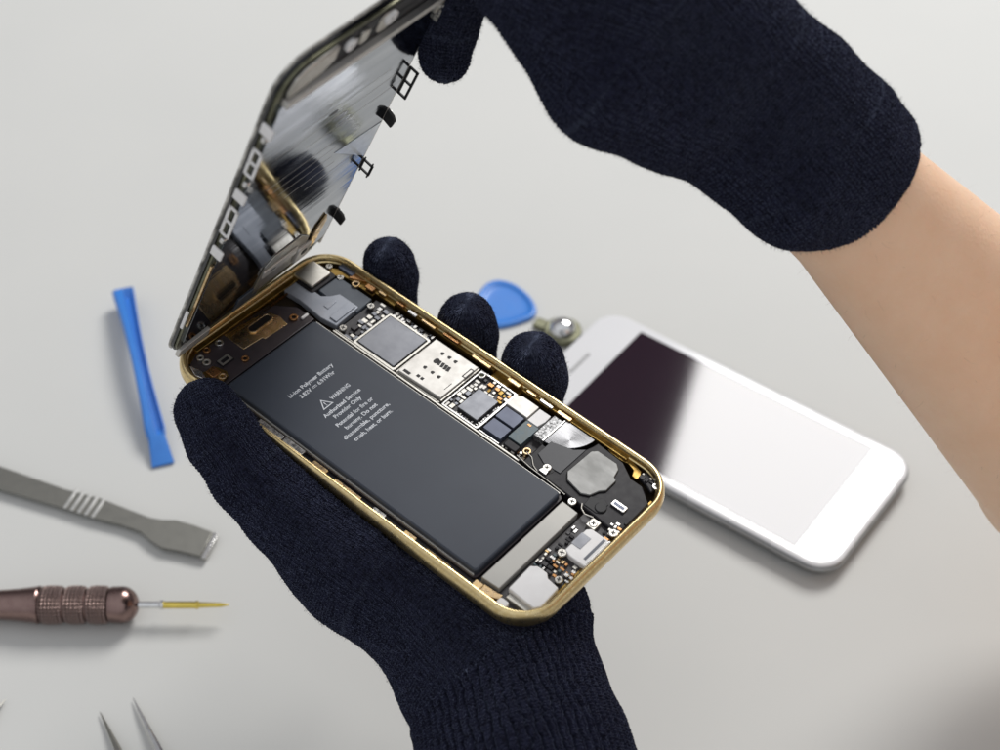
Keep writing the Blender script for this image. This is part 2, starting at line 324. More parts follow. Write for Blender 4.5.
# logic board
lb = MB().prism([(-42.3,10.1),(-42.3,28.2),(-37,29.4),(29,29.4),(31,27),(31,14),(29,9.9)], -5.4,-4.2).build('circuit_board','pcb',ph,bevel=.15)
MB().box(-42,30,9.15,9.75,-5.4,-2.3).box(-42,-18.5,10.1,10.45,-4.2,-2.6).build('board_rail','nickel',ph,bevel=.1)
MB().ringp(rrect(-34.9,-18.4,10.4,26.4,.6,3), rrect(-34.3,-19.0,11.0,25.8,.4,3), -4.3,-2.7).build('can_fence','nickel',lb)
MB().prism(rrect(-34.0,-19.3,11.2,25.5,.5,4), -4.3,-2.35).build('processor_can','chip',lb,bevel=.2)
screw(-40.9,24.3,1.15,-2.1,lb,'board_screw'); screw(-40.6,12.1,1.15,-2.1,lb,'board_screw')
def chips(parent, x0,x1,y0,y1,n,z,mats,smin=.5,smax=1.9,avoid=(),hmax=1.0):
    """small surface-mount packages: each its own sub-part"""
    placed = []; tries = 0
    while len(placed) < n and tries < 4000:
        tries += 1
        w = random.uniform(smin,smax); h = random.uniform(smin,smax*.8)
        x = random.uniform(x0+w/2,x1-w/2); y = random.uniform(y0+h/2,y1-h/2)
        if any(abs(x-a)<(w+c)/2+.14 and abs(y-b)<(h+d)/2+.14 for a,b,c,d in placed): continue
        if any(x+w/2>a and x-w/2<b and y+h/2>c and y-h/2<d for a,b,c,d in avoid): continue
        placed.append((x,y,w,h))
    byM = {}
    for x,y,w,h in placed:
        zz = z+random.uniform(.25,hmax)
        byM.setdefault(random.choice(mats),[]).append((x,y,w,h,zz))
    for mm,l in byM.items():
        for (x,y,w,h,zz) in l:
            MB().box(x-w/2,x+w/2,y-h/2,y+h/2,z-.05,zz).build('component', mm, parent, bevel=.08)
LT = ['nickel','steel','chip','pcb','pale','nickel','chip']
chips(lb,-39.8,-35.0,10.6,27.9,44,-3.6,LT,.8,2.8,avoid=((-42.2,-39.4,22.8,25.8),(-42.2,-39.2,10.6,13.6)))
MB().prism([(-42.1,10.4),(-35,10.4),(-35,28.2),(-36.5,29),(-42.1,28)],-4.3,-3.6).build('shield_base','pcb',lb)
chips(lb,-34.4,-18.6,26.5,28.8,22,-3.9,['steel','chip','pale','black','nickel'],.6,1.7,hmax=.8)
# SIM reader
sm = MB().prism([(-17.0,10.6),(-.9,11.2),(-.7,27.4),(-17.2,27.4)], -4.2,-1.7).build('card_reader','pale',ph,bevel=.18)
hl = MB()
for x,y in ((-11.8,24.3),(-9.3,24.5),(-6.9,24.5),(-11.9,16.8),(-9.0,16.8),(-6.5,16.8)):
    hl.prism([(x+.75*math.cos(a)*(1 if a<4 else 1), y+.6*math.sin(a)) for a in [R(j) for j in range(60,301,30)]], -1.72,-1.66)
hl.prism(slot(-11.3,20.6,21.3,.75),-1.72,-1.66)
for x in (-10.2,-8.9,-7.7,-6.6): hl.obox(x,20.9,1.0,1.9,.25,-1.72,-1.66)
hl.box(-15.9,-13.4,11.4,12.4,-1.72,-1.66).obox(-11.2,13.0,1.1,1.0,0,-1.72,-1.66).obox(-9.7,13.0,1.0,1.0,0,-1.72,-1.66)
hl.build('reader_holes','hole',sm)
MB().ringp([(-2.0,21.5),(-.6,21.5),(-.6,25.6),(-2.0,25.6)],[(-1.7,21.8),(-.9,21.8),(-.9,25.3),(-1.7,25.3)],-1.72,-1.64).box(-2.3,-2.1,14.2,17.4,-1.72,-1.66).build('reader_slot','hole',sm)
MB().box(-17.4,-17.05,10.4,27.5,-4.2,-2.2).box(-.6,-.25,10.8,27.5,-4.2,-2.2).box(-17,-.6,10.1,10.5,-4.2,-2.6).build('reader_rails','nickel',sm)
# second board zone
MB().ringp(rrect(.1,13.6,10.4,28.2,.5,3), rrect(.55,13.15,10.9,27.7,.4,3), -4.3,-2.9).build('can_fence','steel',lb)
MB().box(.5,13.2,10.9,27.8,-4.3,-3.75).build('shield_base','pcb',lb)
MB().prism(rrect(4.4,11.9,12.4,21.9,.3,3), -4.2,-2.3).build('modem_can','chip',lb,bevel=.15)
chips(lb,.6,4.2,11.2,27.4,34,-3.8,LT,.8,2.2,avoid=((0,2.7,25.2,28),))
chips(lb,4.3,13.1,22.1,27.6,40,-3.8,['steel','pale','copper','nickel','goldin','nickel'],.8,2.0)
chips(lb,12.1,13.1,11.4,22,9,-3.8,['steel','white'],.4,.9)
chips(lb,4.4,12,10.9,12.2,9,-3.8,['steel','white','nickel'],.4,1.0)
for x,y in ((1.5,26.5),(24.9,26.8)):
    e = MB().ring(x,y,1.2,.7,-3.8,-2.5).build('eyelet','steel',lb,bevel=.15); MB().cyl(x,y,.7,-3.8,-3.2).build('bore','olive',e)
MB().prism([(13.9,22.9),(13.9,27.2),(15.4,28.3),(21.7,28.3),(21.7,22.9)],-4.3,-2.3).build('radio_can','pale',lb,bevel=.15)
MB().prism(rrect(14.5,21.3,17.3,22.2,.3,3),-4.3,-2.35).build('memory_chip','bluechip',lb,bevel=.12)
MB().prism(rrect(14.7,21.3,11.7,16.6,.3,3),-4.3,-2.4).build('memory_chip','bluechip',lb,bevel=.12)
MB().box(13.7,13.95,10.8,28,-4.3,-2.6).box(14.2,21.6,10.5,10.85,-4.3,-3).build('chip_fence','steel',lb)
MB().prism([(22.2,22.4),(22.2,28),(26.3,28),(26.5,25.2),(25.9,22.4)],-4.3,-2.35).build('white_connector_plate','white',lb,bevel=.12)
tl = MB().prism(rrect(22.1,26.8,14,22.1,.3,3),-4.3,-2.3).build('flex_connector','teal',lb,bevel=.12)
MB().obox(24,21.2,1.2,.6,0,-2.3,-2.2).build('pink_mark','copper',tl)
chips(lb,22.2,30.5,10.5,13.6,16,-4.2,['steel','pale','black','copper','nickel'],.5,1.3,hmax=1.5)
MB().prism(rrect(22.8,27.4,10.9,13.4,.6,4),-4.3,-2.2).build('battery_connector','black',lb,bevel=.25)
e = MB().ring(29.6,13.4,1.25,.65,-4,-2.0).build('eyelet','goldpale',lb,bevel=.15)
# vibration motor, textured strip
MB().box(27.1,30.6,19.2,28.6,-5,-1.9).build('speckled_strip',mat('speckled_foil',(.42,.42,.42),.7,.4,(.05,.05,.05),1500),ph,bevel=.12)
MB().box(30.5,30.85,19.0,28.9,-5,-1.5).build('strip_edge','steel',ph)
pm = [(30.9,29.5)]+[(30.5+10.8*math.cos(a),30+10.8*math.sin(a)) for a in [R(j) for j in range(-3,-89,-6)]]+[(30.9,19.2)]
def spun():
    m,t,p = nt('spun_steel'); p.inputs['Metallic'].default_value=1; p.inputs['Roughness'].default_value=.34
    p.inputs['Base Color'].default_value=(.20,.20,.205,1); p.inputs['Anisotropic'].default_value=.7
    ns = noise(t,300,3,(1,8,1)); b=t.nodes.new('ShaderNodeBump'); b.inputs['Strength'].default_value=.3; b.inputs['Distance'].default_value=.04*MM
    t.links.new(ns,b.inputs['Height']); t.links.new(b.outputs[0],p.inputs['Normal']); return m
MB().prism(pm,-5.2,-1.8).build('vibration_motor',spun(),ph,bevel=.2)
# loudspeaker
sp = MB().prism([(31,9.6),(31,18.6)]+[(30.5+11.9*math.cos(R(j)),30+11.9*math.sin(R(j))) for j in (-84,-72,-60,-48,-36,-24,-12,-3)]+[(52,28.6),(57,25.6),(61,25.6),(66,22),(66.2,8),(57,8.6),(52,8.9),(46,9.2)], -5.5,-2.0).build('loudspeaker_box','black',ph,bevel=.5,seg=3)
MB().prism([(42.6,15.0),(43.0,25.2),(44.4,26.7),(51.2,26.7),(52.9,25.3),(53.6,22.4),(54.8,21.8),(54.9,17.2),(53.6,15.6),(52.6,12.8),(50.2,11.5),(44.5,12.7)], -2.0,-1.35).build('speaker_shield','brush',sp,bevel=.3,seg=3)
MB().prism([(32.5,14.6),(32.5,20.5),(33.3,20.7),(39,22.5),(41.6,25.0),(41.6,13.4),(36,13.0)],-2.0,-1.75).build('speaker_step',mat('satin_black',(.022,.023,.028),0,.45),sp,bevel=.2)
MB().cyl(37.8,12.6,2.0,-2.2,-1.9).build('screw_well','hole',sp); screw(37.8,12.2,1.25,-1.2,sp); MB().prism([(36.6,10.0),(39.2,10.0),(38.9,11.6),(36.9,11.6)],-2,-1.3).build('screw_tongue','steel',sp,bevel=.1)
cl = MB().prism(rrect(58.4,62.9,14.4,16.6,.3,3),-2,-1.35).build('speaker_contact','steel',sp,bevel=.12); MB().box(59.0,62.4,14.9,15.9,-1.35,-1.3).build('contact_recess','bluechip',cl)
MB().prism([(53,9.5),(52.6,13),(56,14.8),(58.2,14),(57.5,9.5)],-2.2,-1.8).cyl(57.2,11.8,1.7,-2.2,-1.5).build('speaker_port','rubber',sp,bevel=.2)
screw(63.9,27.9,1.1,-1.5,ph); screw(50.2,8.0,1.25,-1.5,ph); screw(65.0,7.4,1.3,-1.6,ph)
MB().prism([(58.9,27.2),(61.5,26.6),(64.0,25.4),(64.4,28.0),(61,30.2),(58.6,30.4)],-3.2,-2.0).build('corner_module','black',ph,bevel=.3)
chips(ph,57.5,64,27.2,30,9,-2.4,['black','nickel','bluechip','copper'],.6,1.8)
chips(ph,62.5,66.2,3.4,13,12,-2.6,['copper','goldin','steel','black','nickel'],.7,1.7)
# lower end: flex, silver bar, charging port, white block
lf = MB().prism([(54.4,-29.5),(54.4,8.6),(66.4,8.6),(66.4,-22),(63,-28),(58,-30.5)],-5.5,-3.2).build('dock_flex','pcb',ph,bevel=.2)
MB().prism([(48.4,-27.6),(48.3,6.2),(53.9,5.9),(54.2,-27.2)],-5.3,-1.4).build('metal_bar',mat('satin_bar',(.40,.39,.36),.4,.5,(.37,.36,.335),60),ph,bevel=.2)
pt = MB().prism([(58.9,-5.8),(58.9,3.3),(60,4.4),(66.7,4.4),(66.8,-6.6),(61,-6.6)],-4.6,-1.5).build('charging_port','white',ph,bevel=.3,seg=3)
MB().box(58.8,61.9,-3.0,1.6,-1.5,-1.36).build('port_window','chip',pt); MB().box(64.4,65.2,-4.8,3.8,-1.5,-1.42).build('port_slot',mat('slot_grey',(.10,.11,.13),.3,.4),pt)
MB().ringp(rrect(66.0,66.9,-6.4,4.3,.2,2),rrect(66.2,66.7,-6.1,4.0,.1,2),-1.5,-1.3).build('port_lip','steel',pt)
MB().box(57.6,60.5,4.7,7.9,-3.4,-1.9).build('port_bracket','nickel',ph,bevel=.15); screw(59.0,6.3,1.2,-1.7,ph); screw(58.9,-7.0,1.3,-1.6,ph); screw(63.7,-14.2,1.15,-1.7,ph)
wb = MB().prism([(56.0,-25.6),(55.6,-16.4),(57.2,-15.0),(60.4,-15.0),(61.6,-16.2),(65.6,-16.7),(66.0,-24.3),(64.8,-26.0)],-4.8,-1.1).build('white_block','white',ph,bevel=.35,seg=3)
MB().box(56.8,64.5,-27.6,-25.9,-4.8,-2.2).build('block_foot','nickel',wb,bevel=.2)
MB().prism(rrect(56.3,59.3,-31.3,-28.9,.7,4),-3.6,-1.1).build('white_pad','white',ph,bevel=.25)
MB().prism([(50,-30.4),(50,-28.2),(54.5,-28),(56,-27.6),(56.2,-29.2),(53,-30.8)],-4,-2.2).prism(rrect(47.6,50.4,-30.9,-28.6,.4,3),-4,-1.9).build('gold_bracket','goldpale',ph,bevel=.2)
chips(lf,54.8,62.6,-14.6,-7.6,30,-3.3,['copper','nickel','black','steel','goldpale','teal','pcb'],.5,1.7,hmax=1.4)
chips(lf,55.0,58.4,-7,4,9,-3.3,['black','pcb','steel','black'],.6,1.8,hmax=.9)
chips(lf,62.8,66.3,-14,-7.2,8,-3.3,['copper','nickel','steel','goldin'],.6,1.5,hmax=1.3)

# antenna wires beside the board
MB().tube([(28.6,10.2,-1.9),(34,9.3,-1.7),(40,9.0,-1.6),(47.2,8.6,-1.8)],.14).build('antenna_wire','nickel',ph,smooth=True)
MB().tube([(29.8,13.0,-2),(32.2,12.4,-1.7),(34.4,10.4,-1.7),(36.5,9.6,-1.7)],.14).build('antenna_wire','nickel',ph,smooth=True)
MB().tube([(52.6,9.4,-1.8),(53.6,7.8,-1.5),(55.4,6.9,-1.5),(57.8,7.8,-1.8)],.2).build('antenna_wire','nickel',ph,smooth=True)

# ------------------------------------------------------------------ the lifted display
DM = HM @ pose([[0.35718,-0.06995,-0.93141],[0.05403,0.99707,-0.05417],[0.93247,-0.03097,0.35991]], (-45.5,2.3,61.7))
ds = thing('phone_display', 'display panel lifted off the phone body, mirror steel back plate with side clips facing in', 'display', DM)
def dout(d): return rrect(-66.2+d,68.6-d,-33+d,33-d,max(10-d,1.2),10)
sweep(dout, [(1.2,-.1),(.5,-.05),(.12,.12),(0,.35),(.25,.7),(1.0,.9),(6,.9)]).prism(dout(1.1),-.1,.88).build('front_glass','cream',ds,smooth=True)
MB().ringp(dout(.5),dout(2.4),-.9,-.12).build('bezel_frame','glassblk',ds)
MB().ringp(dout(1.1),dout(2.8),-1.7,-.95).build('steel_frame','olive',ds,bevel=.1)
MB().prism(dout(2.3),-1.5,-.2).build('backlight_pan','black',ds)
MB().prism(rrect(-57.5,55.5,-30.4,30.4,2.2,5),-2.5,-1.5).build('shield_plate','mirror',ds,bevel=.12)
MB().prism(rrect(54.6,57.0,-29.6,29.8,.5,3),-3.6,-1.5).build('shield_fold','pale',ds,bevel=.3,seg=3)
# embossed creases of the plate
MB().prism([(-14,30.0),(2.0,30.3),(4.0,9.7)],-2.62,-2.5).build('plate_sticker',mat('pale_film',(.60,.64,.68),.6,.3),ds)
cr=MB()
for x,y0,y1 in ((33,-14,20),(27.5,-22,24),(21,-8,27),(12,-20,6),(7.5,-16,10),(3,-12,9),(-2,-8,12),(-7,2,24)): cr.box(x-.07,x+.07,y0,y1,-2.53,-2.49)
cr.build('plate_crease','pale',ds)
# free end bay
MB().prism(rrect(57.2,66.4,-30,30,5,6),-1.9,-1.4).build('button_bay','black',ds)
MB().prism([(57.8,-29.2),(60.4,-29.6),(64.0,-28.4),(65.8,-25.6),(66.6,-21),(66.8,-14.5),(61.8,-14.2),(59.2,-18)],-2.8,-1.6).build('corner_bracket','nickel',ds,bevel=.5,seg=3)
MB().prism(slot(31,-3,-.6,.55),-2.54,-2.49).build('plate_slot','hole',ds)
for x,y,r in ((63.6,5.2,2.2),(63.4,-9.5,1.8)):
    o = MB().cyl(x,y,r,-3.1,-1.8).build('bay_screw','white',ds,bevel=.3); MB().cyl(x,y,.35,-3.12,-3.0,8).build('screw_dimple','hole',o)
MB().prism(rrect(60.2,64.8,-5.6,-2.2,1.2,5),-2.6,-1.8).prism(rrect(58.6,66,1.4,7.6,2.8,6),-2.2,-1.8).build('bay_pad','nickel',ds,bevel=.4)
MB().prism(rrect(61,64,-7.8,-6.4,.5,3),-2.5,-1.8).build('bay_clip','steel',ds,bevel=.3)
MB().prism(rrect(50.6,54.6,27.5,31.5,.4,3),-3.5,-1.6).prism(rrect(45.6,50.2,30.4,33.4,.4,3),-3.7,-2.2).build('latch','nickel',ds,bevel=.3)
MB().ring(52.6,29.4,1.1,.6,-3.7,-3.4).ring(47.8,31.9,.9,.45,-3.9,-3.6).build('latch_ring','steel',ds,bevel=.1)
# side clips: upright ladder clips and solid lugs (each a part)
def ladder(x0,x1,y,z0,z1,bars,mm,t=.45,th=.5):
    m = MB(); m.box(x0,x1,y,y+th,z0,z0+t).box(x0,x1,y,y+th,z1-t,z1)
    for i in range(bars+1):
        x = x0+(x1-x0-t)*i/bars; m.box(x,x+t,y,y+th,z0,z1)
    return m.build('ladder_clip',mm,ds,bevel=.12)
for x0,x1 in ((29.8,40.2),(3.4,15.6)): ladder(x0,x1,-33.1,-4.2,-1.0,2,'white',.8)
for x0 in (19.3,-6.6,46.5): MB().box(x0,x0+3.6,-33.3,-32.5,-4.6,-.9).build('side_lug','white',ds,bevel=.25)
for x0 in (24,-1.6,42.5): MB().prism(rrect(x0,x0+2,-32.3,-30.6,.5,3),-3.0,-1.4).build('spring_dot','steel',ds,bevel=.4)
ladder(14.1,25.6,31.3,-5.5,-2.3,2,'rubber',.7,.6); ladder(13.9,25.4,31.3,-2.3,-1.0,2,'pale',.6,.5)
ladder(-21.6,-17.0,31.3,-6.2,-2.0,1,'rubber',.65,.6); MB().box(-22.6,-16.0,31.35,31.75,-3.0,-2.6).box(-22.6,-16.0,31.35,31.75,-5.9,-5.5).build('clip_rung','rubber',ds)
for x0 in (1.4,-48.4):
    m_=MB(); m_.add([(x,y,z) for y in (31.2,32.3) for x,z in ((x0+3.0,-.8),(x0+5.0,-2.0),(x0+4.2,-4.6),(x0+2.9,-5.7),(x0-.2,-5.4),(x0+.4,-2.2))],
      [(5,4,3,2,1,0),(6,7,8,9,10,11)]+[(k,(k+1)%6,6+(k+1)%6,6+k) for k in range(6)])
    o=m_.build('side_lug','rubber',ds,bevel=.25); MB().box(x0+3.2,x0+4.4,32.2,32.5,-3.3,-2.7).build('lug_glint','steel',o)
MB().box(-46,-37,-33.2,-32.6,-1.9,-.9).build('edge_foam','white',ds,bevel=.2)
MB().box(-62,54,30.6,31.5,-2.3,-1.2).build('edge_rail','pale',ds,bevel=.12)
MB().box(-46,-14,-31.6,-30.6,-2.4,-1.2).build('brass_rail','goldpale',ds,bevel=.12)
# hinge end: flex brackets
hb = MB().prism([(-58.5,-2),(-44,-1),(-41,2.5),(-41,14),(-46,19),(-58,19)],-2.9,-2.45).build('flex_bracket','nickel',ds,bevel=.2)
MB().prism(rrect(-50,-46.2,-1,14,.5,3),-3.5,-2.8).build('bracket_lip','pale',hb,bevel=.3); MB().prism(slot(-48.1,2.4,4.2,.25),-3.55,-3.45).build('bracket_slot','hole',hb)
MB().prism(rrect(-57,-49,14.5,21,1.5,4),-3.9,-2.6).build('bracket_boss','pale',hb,bevel=.5); MB().cyl(-52,17.8,1.3,-4.0,-3.8).build('boss_hole','hole',hb)
MB().prism([(-54,20.5),(-43,21),(-38,23.6),(-42,25.2),(-55,24.2)],-3.2,-2.5).build('bracket_arm','goldpale',hb,bevel=.3)
MB().prism([(-61,-9),(-61,1),(-55,1),(-55.4,-8)],-2.9,-2.4).build('flex_tongue','slate',ds,bevel=.2)
MB().prism(rrect(-64.5,-60.5,-30.5,-18,.6,3),-2.8,-1.4).build('hinge_tab','pale',ds,bevel=.2)
# ------------------------------------------------------------------ organic surfaces by distance field
def smin(a,b,k):
    h = np.maximum(k-np.abs(a-b),0)/k; return np.minimum(a,b)-h*h*k*.25
def capsule(P,a,b,ra,rb):
    ab=b-a; L=(ab*ab).sum(); t=np.clip(((P-a)@ab)/L,0,1)
    q=P-(a+t[...,None]*ab); return np.sqrt((q*q).sum(-1))-(ra+(rb-ra)*t)
def field(P, chains, k):
    F=None
    for pts in chains:
        D=None
        for (p,r),(q,s) in zip(pts[:-1],pts[1:]):
            d=capsule(P,np.array(p,np.float32),np.array(q,np.float32),r,s)
            D=d if D is None else smin(D,d,2.5)
        F=D if F is None else smin(F,D,k)
    return F
def nets(fn, lo, hi, h):
    n=[int((hi[i]-lo[i])/h)+2 for i in range(3)]
    ax=[np.float32(lo[i])+np.arange(n[i],dtype=np.float32)*np.float32(h) for i in range(3)]
    F=np.empty(n,np.float32)
    for i in range(0,n[0],8):
        g=np.stack(np.meshgrid(ax[0][i:i+8],ax[1],ax[2],indexing='ij'),-1); F[i:i+8]=fn(g)
    S=F<0; m=[s-1 for s in n]
    acc=np.zeros((*m,3),np.float32); cnt=np.zeros(m,np.float32)
    for a in range(3):
        o=[b for b in range(3) if b!=a]
        for i in (0,1):
            for j in (0,1):
                s0=[slice(0,m[0]),slice(0,m[1]),slice(0,m[2])]; s0[o[0]]=slice(i,i+m[o[0]]); s0[o[1]]=slice(j,j+m[o[1]])
                s1=list(s0); s1[a]=slice(1,1+m[a])
                f0=F[tuple(s0)]; f1=F[tuple(s1)]; c=(f0<0)!=(f1<0)
                t=np.where(c,f0/np.where(c,f0-f1,1),0)
                acc[...,a]+=np.where(c,t,0); acc[...,o[0]]+=c*i; acc[...,o[1]]+=c*j; cnt+=c
    act=cnt>0; idx=-np.ones(m,np.int64); idx[act]=np.arange(act.sum())
    base=np.stack(np.nonzero(act),-1); V=(base+acc[act]/cnt[act][:,None])*h+np.array(lo)
    faces=[]
    for a in range(3):
        b,c=(a+1)%3,(a+2)%3
        s0=[slice(None)]*3; s1=[slice(None)]*3; s0[a]=slice(0,n[a]-1); s1[a]=slice(1,n[a])
        ch=S[tuple(s0)]!=S[tuple(s1)]; I=np.stack(np.nonzero(ch),-1)
        ok=(I[:,b]>0)&(I[:,c]>0)&(I[:,b]<m[b])&(I[:,c]<m[c])&(I[:,a]<m[a]); I=I[ok]
        ins=S[tuple(s0)][tuple(I.T)]
        e=np.zeros(3,int)
        def g(db,dc):
            J=I.copy(); J[:,b]-=db; J[:,c]-=dc; return idx[tuple(J.T)]
        q=np.stack([g(1,1),g(0,1),g(0,0),g(1,0)],-1); q[~ins]=q[~ins][:,::-1]; faces.append(q)
    return V,np.concatenate(faces)
def mesh_from(name,V,Fc,m,parent,uv=None):
    me=bpy.data.meshes.new(name); me.from_pydata((V*MM).tolist(),[],Fc.tolist()); me.update(); me.materials.append(M[m])
    me.polygons.foreach_set('use_smooth',[True]*len(me.polygons))
    if uv is not None:
        l=me.uv_layers.new(name='knit'); l.data.foreach_set('uv',uv.astype(np.float32).ravel())
    o=bpy.data.objects.new(name,me); C.objects.link(o); o.parent=parent
    if uv is not None:
        at=me.attributes.new('ribbing','FLOAT','POINT'); at.data.foreach_set('value',knit_uv.rib)
        sb=o.modifiers.new('fine','SUBSURF'); sb.levels=0; sb.render_levels=2; sb.boundary_smooth='PRESERVE_CORNERS'
    return o
RIB=1.
def knit_uv(V,Fc,maps):
    """maps: list of (points, ref radius, reach); every face takes the nearest map axis; u along it, v round it"""
    nV=len(V); best=np.full(nV,1e9); cid=np.zeros(nV,int); UV=np.zeros((len(maps),nV,2))
    for ci,(pts,rad,off) in enumerate(maps):
        P=[np.array(p,float) for p in pts]; L=0; bd=np.full(nV,1e9); ref=np.array([.31,.17,.93])
        for a,b in zip(P[:-1],P[1:]):
            ab=b-a; ln=np.linalg.norm(ab); d=ab/ln; t=((V-a)@d); tc=np.clip(t,0,ln)
            q=V-(a+tc[:,None]*d); dist=np.linalg.norm(q,axis=1)
            ref=ref-d*(ref@d); ref/=np.linalg.norm(ref); bi=np.cross(d,ref)
            ang=np.arctan2(q@bi,q@ref); w=dist<bd
            UV[ci][w,0]=L+t[w]; UV[ci][w,1]=ang[w]*rad; bd=np.minimum(bd,dist); L+=ln
        w=bd-off<best; best=np.where(w,bd-off,best); cid[w]=ci
    fc=cid[Fc]; dom=np.sort(fc,axis=1)[:,1]
    uv=np.empty((len(Fc),4,2))
    for k in range(4): uv[:,k]=UV[dom,Fc[:,k]]
    per=np.array([2*math.pi*m[1] for m in maps])[dom]
    for k in range(1,4):
        dv=uv[:,k,1]-uv[:,0,1]; uv[:,k,1]-=np.round(dv/per)*per
    knit_uv.rib=(cid==len(maps)-1).astype(np.float32)*RIB
    return uv.reshape(-1,2)
def fuzz(V,Fc,parent,n,lmin=.5,lmax=1.9,wd=.055,name='wool_fuzz',mk='fuzz'):
    """short stray wool fibres standing off the knit"""
    A=V[Fc[:,0]];B=V[Fc[:,1]];D=V[Fc[:,3]]; nr=np.cross(B-A,D-A); ln=np.linalg.norm(nr,axis=1); nr/=np.maximum(ln,1e-9)[:,None]
    w=ln/ln.sum(); f=rng.choice(len(Fc),n,p=w); s=rng.random((n,2))
    p=A[f]+(B-A)[f]*s[:,:1]+(D-A)[f]*s[:,1:]; N=nr[f]
    rd=rng.normal(size=(n,3)); T=rd-N*(rd*N).sum(1)[:,None]; T/=np.linalg.norm(T,axis=1)[:,None]; Bn=np.cross(N,T)
    L=rng.uniform(lmin,lmax,n)[:,None]; lean=rng.uniform(.3,1.6,n)[:,None]; W=wd/2
    p0=p-N*.1; p1=p+N*L*.5+T*L*.25*lean; p2=p+N*L*.75+T*L*lean*.8
    vs=np.stack([p0-Bn*W,p0+Bn*W,p1+Bn*W*.8,p1-Bn*W*.8,p2],1).reshape(-1,3); b=np.arange(n)*5
    fq=np.stack([b,b+1,b+2,b+3],1).tolist()+np.stack([b+3,b+2,b+4],1).tolist()
    me=bpy.data.meshes.new(name); me.from_pydata((vs*MM).tolist(),[],fq); me.materials.append(M[mk])
    o=bpy.data.objects.new(name,me); C.objects.link(o); o.parent=parent; o['kind']='stuff'; return o

# ------------------------------------------------------------------ left gloved hand under the phone (phone coordinates, mm)
VOX=1.0
lh = thing('gloved_hand','palm-up hand in navy knit glove holding the open phone from below, thumb over its corner','gloved hand',HM)
thumb=[((-42.5,-39.8,2.5),9.2),((-34,-41.9,-.6),9.8),((-24,-42,-8),10.9),((-10,-39.6,-14),13.2),((11,-37,-21),17.4)]
f_index=[((-49.0,40.9,-1.6),7.8),((-48.5,41.3,-8),8.2),((-47,38,-18),8.8),((-32,18,-26),10),((5,-8,-28),12)]
f_middle=[((-17.6,41.6,-5.2),8.4),((-17.4,42,-11),8.6),((-15,38,-20),9.2),((-4,16,-27),10.5),((20,-10,-29),12)]
f_ring=[((8.4,41.6,-4.3),9.3),((8.6,42.6,-11),9.5),((11,38,-21),9.8),((20,14,-28),11),((36,-12,-30),13)]
f_pinky=[((30,30,-19),7.5),((38,20,-25),8.5),((48,-2,-26),10),((56,-12,-25),12)]
palm1=[((6,-33,-25),17.5),((20,-32,-25),19),((41,-29.5,-29),21.5),((58,-34,-34),22)]
palm2=[((22,-10,-30),14),((48,-14,-27),15),((58.5,-14.8,-23),13.2),((64,-22,-30),14)]
cuffL=[((57,-34,-33),22),((68,-36,-35),25.5),((81,-45,-37),27.5),((125,-74,-48),33)]
chL=[thumb,f_index,f_middle,f_ring,f_pinky,palm1,palm2,cuffL]
def keepout(g,F):   # the hand yields to the phone it holds
    qx=np.abs(g[...,0])-69.2; qy=np.abs(g[...,1])-33.7; qz=np.abs(g[...,2]+3.6)-3.6
    ou=np.sqrt(np.maximum(qx,0)**2+np.maximum(qy,0)**2+np.maximum(qz,0)**2)+np.minimum(np.maximum(np.maximum(qx,qy),qz),0)
    return np.maximum(F,-(ou-.15))
V,Fc=nets(lambda g: keepout(g,field(g,chL,7)),(-66,-120,-68),(150,56,16),VOX)
maps=[([p for p,r in thumb[:4]],10.5,11),([p for p,r in f_index[:4]],9,9),([p for p,r in f_middle[:4]],9.4,9),([p for p,r in f_ring[:4]],10,10),([p for p,r in f_pinky[:3]],8,8),
      ([(-4,-34,-24),(20,-30,-28),(52,-31,-32)],26,26),([(64,-34,-34),(81,-45,-37),(135,-80,-50)],14,25)]
mesh_from('glove',V,Fc,'knit',lh,knit_uv(V,Fc,maps))
fuzz(V,Fc,lh,26000)

# ------------------------------------------------------------------ right gloved hand and forearm (world, mm)
rh = thing('gloved_hand','hand in navy knit glove with bare forearm, reaching down to pinch the lifted display','gloved hand')
tip1=[((-14.4, 363.3, 209.4),6.7),((-13.7, 366.4, 217.9),8.0),((-7.4, 361.7, 242.0),10),((14,345,257),14)]
tip2=[((-21.5,334,258.5),7.8),((-10.2,336.5,264.4),9.5),((10,340,262),14)]
low=[((5.9, 339.3, 247.9), 12.8), ((16.2, 337.3, 239.3), 15.1), ((27.1, 333.2, 224.5), 17.1), ((44.6, 336.9, 215.5), 18.6), ((55.8, 335.7, 207.1), 15.000000000000002), ((61.7, 332.6, 202.5), 13.9), ((76.3, 329.7, 193.6), 16.1), ((84.8, 331.1, 189.2), 13.8)]
upp=[((14.0, 344.6, 257.4), 14.0), ((35.5, 341.3, 246.1), 16.8), ((57.2, 341.2, 230.9), 15.4), ((74.8, 340.9, 216.4), 14.1), ((89.0, 340.5, 204.4), 12.9), ((94.6, 340.8, 198.8), 11.2)]
mid=[((68.2, 336.8, 209.4), 13.5), ((89.7, 336.0, 194.0), 14.6)]
chR=[tip1,tip2,low,upp,mid]
ax0=np.array([89.7, 336.0, 194.0]); axd=np.array([.56,.14,-.81]); axd/=np.linalg.norm(axd)
cut=ax0+axd*5.5
for c_ in (low,upp,mid): c_.append((tuple(np.array(c_[-1][0])+axd*14),c_[-1][1]))
def rf(g):
    F=field(g,chR,8); pl=(g-cut.astype(np.float32))@axd.astype(np.float32)
    k=2.2; h=np.maximum(k-np.abs(F-pl),0)/k; F=np.maximum(F,pl)+h*h*k*.25
    return F
V,Fc=nets(rf,(-40,285,150),(125,385,292),VOX)
RIB=0.
